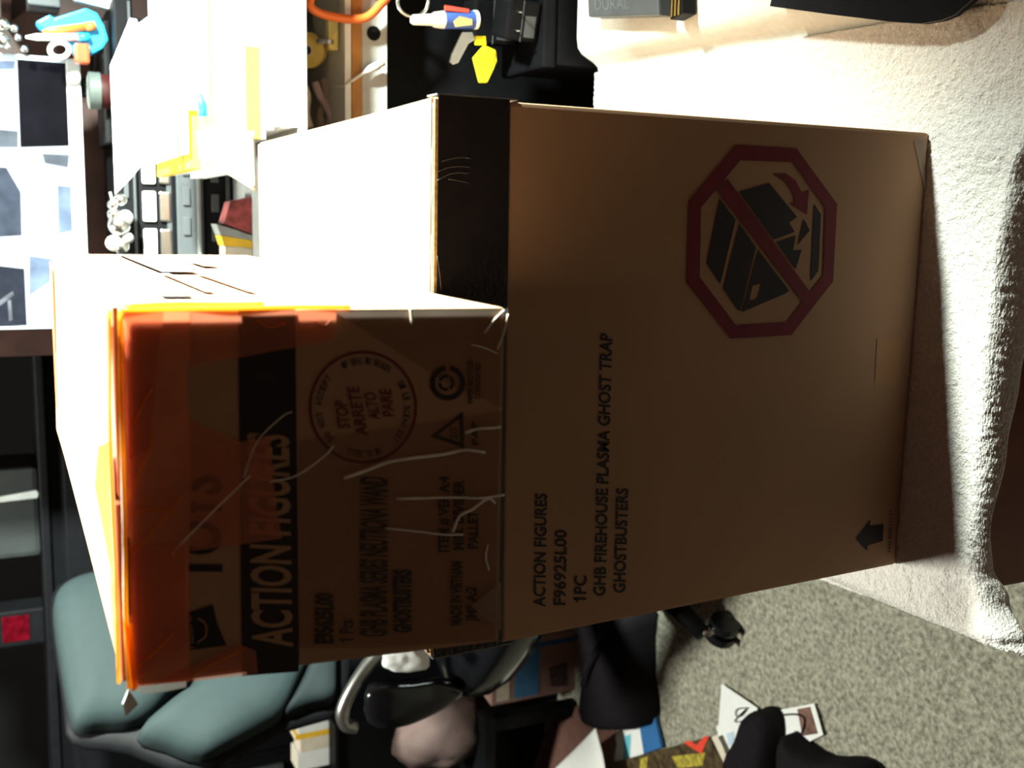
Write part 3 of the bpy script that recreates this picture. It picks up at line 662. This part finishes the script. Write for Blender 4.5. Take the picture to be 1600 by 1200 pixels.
# round tin before the monitor stand, blue holder with markers
tn = thing('tape_tin', (py(150,142,1.19).x,1.19,TOPE), 'round grey and red tin in front of the monitor stand', 'tin')
zt1 = py(137,142,1.19).z; zt0 = TOPE+.001
if zt1 < zt0+.02: zt1 = zt0+.04
lathe('body', [(.026,0),(.028,.003),(.028,(zt1-zt0)*.5)], (tn.location.x,1.19,zt0), (0,0,1), mat('dark_red_tin', (.035,.006,.006), .4), tn); lathe('lid', [(.030,(zt1-zt0)*.5),(.030,(zt1-zt0)*.95),(.024,(zt1-zt0))], (tn.location.x,1.19,zt0), (0,0,1), mat('grey_green_tin', (.07,.085,.078), .4), tn)
YB = 1.20
bh = thing('pen_holder', py(150,60,YB), 'bright blue scoop shaped holder with orange and white markers beside the monitor', 'holder')
prism('scoop', [py(x, y, YB) for x, y in ((55,34),(78,22),(84,28),(134,12),(152,20),(163,40),(170,62),(160,76),(144,84),(118,86),(100,60),(62,44))], (0,.03,0), BLUE, bh, .004)
prism('hook', [py(x, y, YB+.01) for x, y in ((160,64),(172,64),(172,92),(160,92))], (0,.275,0), BLACK, bh, .001)
for nm, a, b, r_, M, lab in (('orange_marker',(66,50),(134,42),.0065,ORANGE,'orange marker lying in the blue holder'), ('white_marker',(40,58),(122,58),.006,WHITEP,'white marker with blue cap in the blue holder')):
    r = thing(nm, py(*b, YB-.01), lab, 'marker'); A, B = py(*a, YB-.009), py(*b, YB-.009)
    tube('barrel', [A, A+(B-A)*.2, B], [r_*.35, r_*.9, r_], M, r, 12)
    tube('cap', [B, B+(B-A)*.22], [r_*1.15, r_*1.1], BLUE if nm[0] == 'w' else ORANGE, r, 12)
tag(box('orange_cube', tuple(py(141,99,YB-.02)), tuple(py(116,66,YB-.02)+Vector((0,.028,0))), mat('red_orange_plastic', (.5,.07,.02), .35), bevel=.004), 'small red orange plastic cube below the blue holder', 'cube')
rg = tag(tube('white_ring', smooth_loop([py(93+15*math.cos(a), 78+12*math.sin(a), YB-.004) for a in [k*math.pi/4 for k in range(8)]], 5), .0042, WHITEP, None, 8, closed=True), 'white plastic ring beside the red orange cube', 'ring')
for i, (x, y, r_) in enumerate(((4,38,.011),(22,44,.007),(28,58,.006),(2,62,.012),(38,76,.006),(12,72,.005))):
    c = py(x, y, YB+.02); tag(lathe('silver_bead', [(r_*math.sin(a), -r_*math.cos(a)) for a in [.15+k2*2.84/8 for k2 in range(9)]], c, (0,0,1), SILVER, None, 14), ['silver bead at the frame edge above the blue holder','small silver bead nearest the tip of the blue holder','tiny silver bead next to the white marker tip','large silver bead below the upper one at the frame edge','tiny silver bead above the monitor edge','smallest silver bead between the large ones'][i], 'bead', 'silver beads above the blue holder')
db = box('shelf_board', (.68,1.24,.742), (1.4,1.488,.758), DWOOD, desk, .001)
tag(prism('white_card', [py(x, y, 1.22) for x, y in ((112,-6),(118,0),(178,16),(186,-2),(186,-14))], (0,.02,0), WHITEP, None, .001), 'white card at the frame edge above the blue holder', 'card')
tag(box('grey_case', tuple(py(95,12,1.235)), tuple(py(40,-60,1.235)+Vector((0,.08,0))), DGREY, None, .003), 'dark grey case behind the blue holder', 'case')

# ================================================================== DESK LAMP, right of the frame
lm = thing('desk_lamp', (1.42,1.10,.4105), 'desk lamp with white shade right of the boxes', 'lamp')
lathe('base', [(.09,0),(.09,.015),(.03,.025)], (1.42,1.10,.4105), (0,0,1), BLACK, lm)
d_ = (LAMP_AIM-LAMP).normalized()
back = LAMP-d_*.07
tube('arm', curve([(1.42,1.10,.43), (1.46,.95,.8), (1.45,.6,1.25), tuple(back-d_*.06+Vector((0,.05,.10))), tuple(back-d_*.03)], 8), .009, SILVER, lm)
lathe('shade', [(.03,-.06),(.045,-.05),(.075,.03),(.078,.03),(.05,-.055),(.03,-.064)], LAMP, d_, mat('shade_white', (.8,.8,.78), .5), lm, 32, cap=False)
lathe('bulb', [(.012,-.05),(.014,-.03),(.026,-.012),(.024,.0),(.012,.008)], LAMP-d_*.01, d_, mat('bulb_glow', (1,.96,.88), .3, var=0, emit=20), lm, 20)
sp = bpy.data.lights.new('lamp_light', 'SPOT'); sp.energy = LAMP_W; sp.color = (.88, 1, .90); sp.spot_size = math.radians(130); sp.spot_blend = 1.0; sp.shadow_soft_size = .055
so = bpy.data.objects.new('lamp_light', sp); COL.objects.link(so); so.location = LAMP+d_*.035; so.rotation_euler = d_.to_track_quat('-Z', 'Y').to_euler()

# ================================================================== OFFICE CHAIR
CC = Vector((-.30,1.08,FZ)); CN = Vector((.75,-.66,0)).normalized(); CP = Vector((-.47,1.25,.4))
ch = thing('office_chair', CC, 'grey blue leather office chair with headrest pad and black base beside the desk', 'chair')
def cp(x, y, o=0): return pp(x, y, CP+CN*o, CN)
head = smooth_loop([cp(*p) for p in [(83,968),(88,932),(108,913),(140,902),(180,896),(250,890),(300,930),(312,1000),(300,1058),(268,1085),(238,1118),(205,1136),(160,1139),(122,1144),(108,1120),(95,1050)]], 3)
pad('headrest', head, CN, .05, LEATHER, ch)
low = smooth_loop([cp(*p) for p in [(214,1152),(258,1172),(310,1189),(352,1172),(400,1146),(440,1120),(470,1060),(500,1000),(520,900),(400,880),(330,960),(300,1072),(262,1105)]], 3)
pad('back_pad', low, CN, .05, LEATHER, ch)
side_ = smooth_loop([cp(*p, -.005) for p in [(442,1121),(480,1108),(519,1096),(524,1060),(522,1000),(500,1000),(472,1062),(455,1095)]], 3)
pad('bolster', side_, CN, .035, LEATHER2, ch)
shell = smooth_loop([cp(*p, -.03) for p in [(80,975),(84,925),(120,900),(200,880),(520,860),(545,900),(540,1095),(440,1145),(310,1212),(200,1178),(112,1162),(98,1100)]], 3)
pad('back_shell', shell, CN, .02, BLACK, ch)
T = Vector((-CN.y, CN.x, 0))
def cl(a, b, z): return Vector((CC.x, CC.y, 0))+CN*a+T*b+Vector((0, 0, z))
seat = smooth_loop([cl(a, b, .0) for a, b in ((.24,-.16),(.25,0),(.24,.16),(.16,.235),(-.12,.235),(-.2,.16),(-.2,-.16),(-.12,-.235),(.16,-.235))], 4)
pad('seat', seat, (0,0,1), .06, BLACKG, ch, back=1.0)
tube('gas_lift', [(CC.x,CC.y,-.055), (CC.x,CC.y,-.36)], .026, BLACK, ch, 16)
lathe('hub', [(.045,0),(.05,.02),(.04,.05)], (CC.x,CC.y,FZ+.065), (0,0,1), BLACK, ch)
cas = [Vector((-.42,.806,FZ)), Vector((-.589,1.146,FZ))]
a0 = math.atan2(cas[0].y-CC.y, cas[0].x-CC.x)
for k in range(5):
    a = a0-k*2*math.pi/5; e = Vector((CC.x+.30*math.cos(a), CC.y+.30*math.sin(a), FZ)) if k > 1 else cas[k]
    leg = tube('base_leg', [(CC.x,CC.y,FZ+.095), (CC.x*.3+e.x*.7, CC.y*.3+e.y*.7, FZ+.092), (e.x,e.y,FZ+.078)], [.028,.022,.016], BLACK, ch, 10)
    tw_ = Vector((-math.sin(a), math.cos(a), 0))
    for s_ in (-1, 1): lathe('caster_wheel', [(.010,-.009),(.029,-.008),(.031,0),(.029,.008),(.010,.009)], Vector((e.x,e.y,FZ+.0315))+tw_*.013*s_, tw_, BLACKG, leg, 20)
    tube('caster_stem', [(e.x,e.y,FZ+.03), (e.x,e.y,FZ+.078)], .008, SILVER, leg, 8)
YA = 1.00
tube('arm_tube', curve([py(x, y, YA) for x, y in ((600,985),(590,1018),(572,1042),(548,1080),(535,1112),(540,1132),(556,1136))], 6), .0125, mat('dull_chrome', (.36,.35,.33), .3, metal=.9), ch, 12)
pad('arm_pad', smooth_loop([py(x, y, YA-.01) for x, y in ((575,1070),(640,1062),(690,1058),(725,1075),(705,1098),(665,1120),(620,1135),(575,1128))], 3), (.2,-.9,.3), .03, BLACKG, ch)
tube('arm_bracket', curve([cl(-.05,-.20,-.03), py(700,1085,YA+.04), py(640,1095,YA+.02)], 6), .014, BLACK, ch, 10)
tt = blob('crumpled_tissue', py(637,1024,.93), (.024,.03,.052), WHITE, None, .35, 22, 3); tag(tt, 'crumpled white tissue on the chair arm', 'tissue')

# ================================================================== THINGS ON THE FLOOR, left
pb = thing('product_box', (-.70,1.47,FZ), 'white and blue printed product box on the carpet behind the large carton', 'box')
A, B = Vector((-.655,1.40,FZ+.006)), Vector((-.80,1.405,FZ+.006)); dp = Vector((.02,.13,0)); upv = Vector((0,0,.226))
hexa('carton', [B,A,A+dp,B+dp,B+upv,A+upv,A+dp+upv,B+dp+upv], PINK, pb, .002)
def fp(s, t, l=.0008): return B+(A-B)*s+upv*t+Vector((0,-l,0))
flat('blue_panel', [fp(.06,.45),fp(.96,.45),fp(.96,.74),fp(.06,.74)], mat('blue_panel_ink', (.05,.20,.42), .5), pb, lift=.0003)
flat('blue_edge', [fp(.90,.0),fp(.985,.0),fp(.985,.95),fp(.90,.95)], BLUEP, pb, lift=.0005)
flat('photo_print', [fp(.1,.1),fp(.55,.12),fp(.5,.34),fp(.15,.30)], mat('photo_ink', (.08,.05,.05), .6, var=.7, scale=90), pb, lift=.0003)
flat('pale_panel', [fp(.06,.80),fp(.88,.80),fp(.88,.95),fp(.06,.95)], CREAM, pb, lift=.0003)
bb = thing('black_bag', (-.55,1.18,FZ), 'slumped black cloth bag on the carpet below the chair', 'bag')
pts = [(1023,940),(1026,1000),(1027,1060),(1026,1130)]
fl = [pz(x, y, FZ+.008) for x, y in pts]; bk = [pz(x, y, FZ+.008) for x, y in ((905,1130),(905,1070),(905,1000),(905,950))]
bk = [p*.62+fl[3-i]*.38 for i, p in enumerate(bk)]
pad('body', smooth_loop([p+Vector((0,0,.012)) for p in fl+bk], 3), (0,0,1), .075, BLACKC, bb, back=.15)
tube('strap', curve([fl[1]+Vector((0,.06,.085)), fl[2]+Vector((0,.12,.10)), fl[3]+Vector((.03,.16,.09))], 6), .009, BLACKC, bb, 8, flat=.4)
zst = py(738,1150,1.45).z
so_ = thing('step_stool', (-1.0,1.46,FZ), 'low black step stool under the crumpled pinkish bag', 'stool')
box('top', (-1.22,1.38,zst-.03), (-.815,1.53,zst-.001), BLACK, so_, .004)
for x in (-1.21, -.86):
    for y in (1.39, 1.49): box('leg', (x,y,FZ+.001), (x+.035,y+.03,zst-.0305), BLACK, so_, .002)
cb = py(668,1152,1.46); tag(blob('crumpled_bag', (cb.x,1.46,zst+.075), (.085,.05,.125), mat('dull_pink_paper', (.075,.045,.04), .85, var=.2, scale=15, bump=.3), None, .3, 11, 5), 'crumpled pinkish paper bag on the low black stool', 'bag')
tag(prism('brown_paper_bag', [pz(*p, FZ+.008)+Vector((0,0,h_)) for p, h_ in (((877,1098),.0),((975,1128),.0),((965,1195),.02),((900,1215),.06),((862,1215),.05))], (0,.02,.004), BROWNP, None, .002), 'flattened brown paper bag on the carpet behind the booklet', 'paper bag')
def floor_sheet(nm, pts, M, lab, cat, z=.010, curl=.004, th=.001, seed=0): return tag(sheet(nm, [pz(x, y, FZ+z) for x, y in pts], M, None, th, 10, curl, seed), lab, cat)
floor_sheet('paper_sheet', [(933,1137),(948,1205),(880,1290),(855,1215)], WHITE, 'pointed white paper sheet on the brown paper bag', 'paper', .09)
bk_ = thing('booklet', pz(1000,1150,FZ+.012), 'white booklet with dark blue cover band on the carpet', 'booklet')
def quad(nm, pts, z, th, M, par): return prism(nm, [pz(x, y, FZ+z) for x, y in pts], (0,0,th), M, par)
quad('pages', [(970,1136),(1002,1127),(1012,1176),(950,1196)], .012, .006, WHITE, bk_); quad('blue_cover', [(1002,1126),(1027,1119),(1038,1167),(1010,1177)], .012, .007, BLUEP, bk_)
quad('cyan_print', [(976,1150),(986,1147),(984,1184),(974,1187)], .0185, .0006, CYANP, bk_)
mg = thing('magazine', pz(1080,1190,FZ+.012), 'dark brown magazine with yellow print and red mark on the carpet', 'magazine')
quad('cover', [(948,1194),(1112,1150),(1140,1200),(1160,1260),(980,1270)], .022, .008, mat('magazine_print', (.07,.045,.02), .5, var=.8, scale=60), mg)
quad('yellow_print', [(1050,1182),(1102,1176),(1098,1196),(1060,1200)], .0305, .0005, mat('mustard_print', (.4,.32,.04), .6, var=.6, scale=90), mg)
quad('yellow_print', [(1000,1185),(1012,1182),(1010,1205),(1000,1205)], .0305, .0005, MATS['mustard_print'], mg)
quad('red_mark', [(1068,1160),(1078,1157),(1089,1164),(1100,1151),(1108,1150),(1096,1178)], .0307, .0006, mat('bright_red_print', (.75,.06,.03), .6), mg)
quad('white_spine', [(1112,1152),(1120,1148),(1142,1196),(1135,1200)], .0305, .0006, CREAM, mg)
nt = thing('note_paper', pz(1150,1130,FZ+.012), 'white note paper with a black scribble lying on the carpet', 'paper')
quad('sheet', [(1128,1068),(1184,1106),(1180,1150),(1142,1196),(1122,1150)], .014, .0012, WHITE, nt); quad('lower_sheet', [(1119,1135),(1150,1128),(1175,1150),(1142,1200)], .016, .001, WHITE, nt)
quad('blue_stain', [(1135,1146),(1146,1143),(1148,1162),(1138,1166)], .0176, .0004, mat('pale_blue_ink', (.5,.62,.72), .7), nt)
tube('scribble', curve([pz(x, y, FZ+.0185) for x, y in ((1169,1106),(1152,1108),(1150,1118),(1158,1118),(1166,1108),(1148,1126),(1160,1127),(1180,1124))], 5), .0011, BLACK, nt, 6)
tube('scribble', curve([pz(x, y, FZ+.0185) for x, y in ((1158,1127),(1162,1142),(1163,1158))], 5), .0011, BLACK, nt, 6)
cd = thing('photo_card', pz(1250,1125,FZ+.012), 'small photo card with white border next to the black slippers', 'card')
quad('border', [(1214,1110),(1273,1099),(1287,1148),(1218,1182)], .012, .0012, WHITE, cd); quad('photo', [(1246,1108),(1266,1104),(1278,1146),(1254,1150)], .0135, .0006, mat('photo_brown', (.16,.08,.06), .6, var=.5, scale=50), cd)
tube('cord_loop', curve([pz(x, y, FZ+.016) for x, y in ((1216,1118),(1240,1116),(1255,1120),(1257,1132),(1252,1146))], 5), .0016, BLACK, cd, 6)
def slipper(nm, pts, lab, z=.03, th=.05):
    r = thing(nm, pz(*pts[0], FZ+.012), lab, 'slipper', 'black slippers on the carpet'); L = smooth_loop([pz(x, y, FZ+.018) for x, y in pts], 3)
    pad('upper', L, (0,0,1), th, BLACKC, r, back=.1); c = sum(L, Vector())/len(L)
    prism('sole', [c+(p-c)*1.02-Vector((0,0,.004)) for p in L], (0,0,-.006), BLACK, r); return r
slipper('slipper', [(1186,1112),(1204,1106),(1220,1116),(1224,1150),(1218,1190),(1200,1260),(1150,1270),(1152,1190),(1172,1150)], 'black cloth slipper lying across the white note paper')
slipper('slipper', [(1240,1144),(1262,1160),(1300,1182),(1345,1184),(1376,1204),(1390,1260),(1300,1290),(1250,1260),(1234,1190)], 'black cloth slipper at the frame edge beside the photo card')

# ================================================================== DARK BACKGROUND, far left
bc = thing('cabinet', (-.65,2.0,FZ), 'tall black cabinet behind the office chair', 'cabinet')
ztc = py(62,800,1.78).z
box('carcass', (-1.5,1.76,FZ), (.03,2.2,ztc-.02), BLACK, bc, .004); box('top', (-1.52,1.74,ztc-.0195), (.05,2.22,ztc-.0005), BLACK, bc, .004)
for k in range(3): d = box('door', (-1.48+.5*k,1.748,FZ+.05), (-1.0+.5*k,1.759,ztc-.05), BLACK, bc, .003); box('handle', (-1.04+.5*k,1.735,.2), (-1.02+.5*k,1.7475,.32), DGREY, d, .002)
rd = thing('radio', (-.33,1.86,ztc), 'dark grey radio with a bright chrome strip on the black cabinet', 'radio')
x0, x1 = py(30,872,1.78).x, py(30,732,1.78).x
box('body', (x0,1.78,ztc), (x1,1.95,ztc+.16), mat('radio_grey', (.022,.025,.025), .5), rd, .012)
prism('chrome_strip', [py(-10,786,1.776), py(-10,778,1.776), py(57,766,1.776), py(60,772,1.776), py(58,778,1.776)], (0,.003,0), mat('bright_strip', (.8,.85,.85), .3, metal=.3), rd)
cl_ = thing('alarm_clock', (-.59,1.86,ztc), 'black alarm clock with a dim red display on the cabinet', 'clock')
xa, xb = py(20,1012,1.78).x, py(20,955,1.78).x; za = py(46,985,1.78).z
box('case', (xa,1.782,ztc), (xb,1.86,ztc+.16), BLACK, cl_, .006); box('display', (xa+.014,1.7795,za), (xb-.012,1.7815,za+.055), mat('red_display', (.02,.0003,.0013), .6, var=.5, scale=60, emit=7, spec=.02), cl_, 0)
lc = thing('crate', (-1.12,1.64,FZ), 'low black crate holding up books at the far left', 'crate')
zc_ = py(511,1160,1.62).z
box('body', (-1.35,1.56,FZ), (-.86,1.72,zc_-.012), BLACK, lc, .004); box('lid', (-1.36,1.55,zc_-.0115), (-.85,1.73,zc_-.0005), BLACK, lc, .003)
xk = py(490,1132,1.60).x
for i, (wd, hh, M, lab) in enumerate(((.018,.075,WHITE,'thin white book nearest the chair on the black crate'), (.014,.082,YELLOWP,'narrow yellow book between white books on the black crate'), (.034,.07,CREAM,'cream book in the middle of the row on the black crate'), (.045,.078,WHITE,'thick white book at the left end of the row'))):
    xk -= wd; r = thing('book', (xk+wd/2,1.63,zc_), lab, 'book', 'books on the black crate')
    box('cover', (xk,1.60,zc_), (xk+wd-.0006,1.66,zc_+hh), M, r, .001); box('pages', (xk+.001,1.602,zc_+hh+.0002), (xk+wd-.0016,1.658,zc_+hh+.0012), CREAM, r, 0)
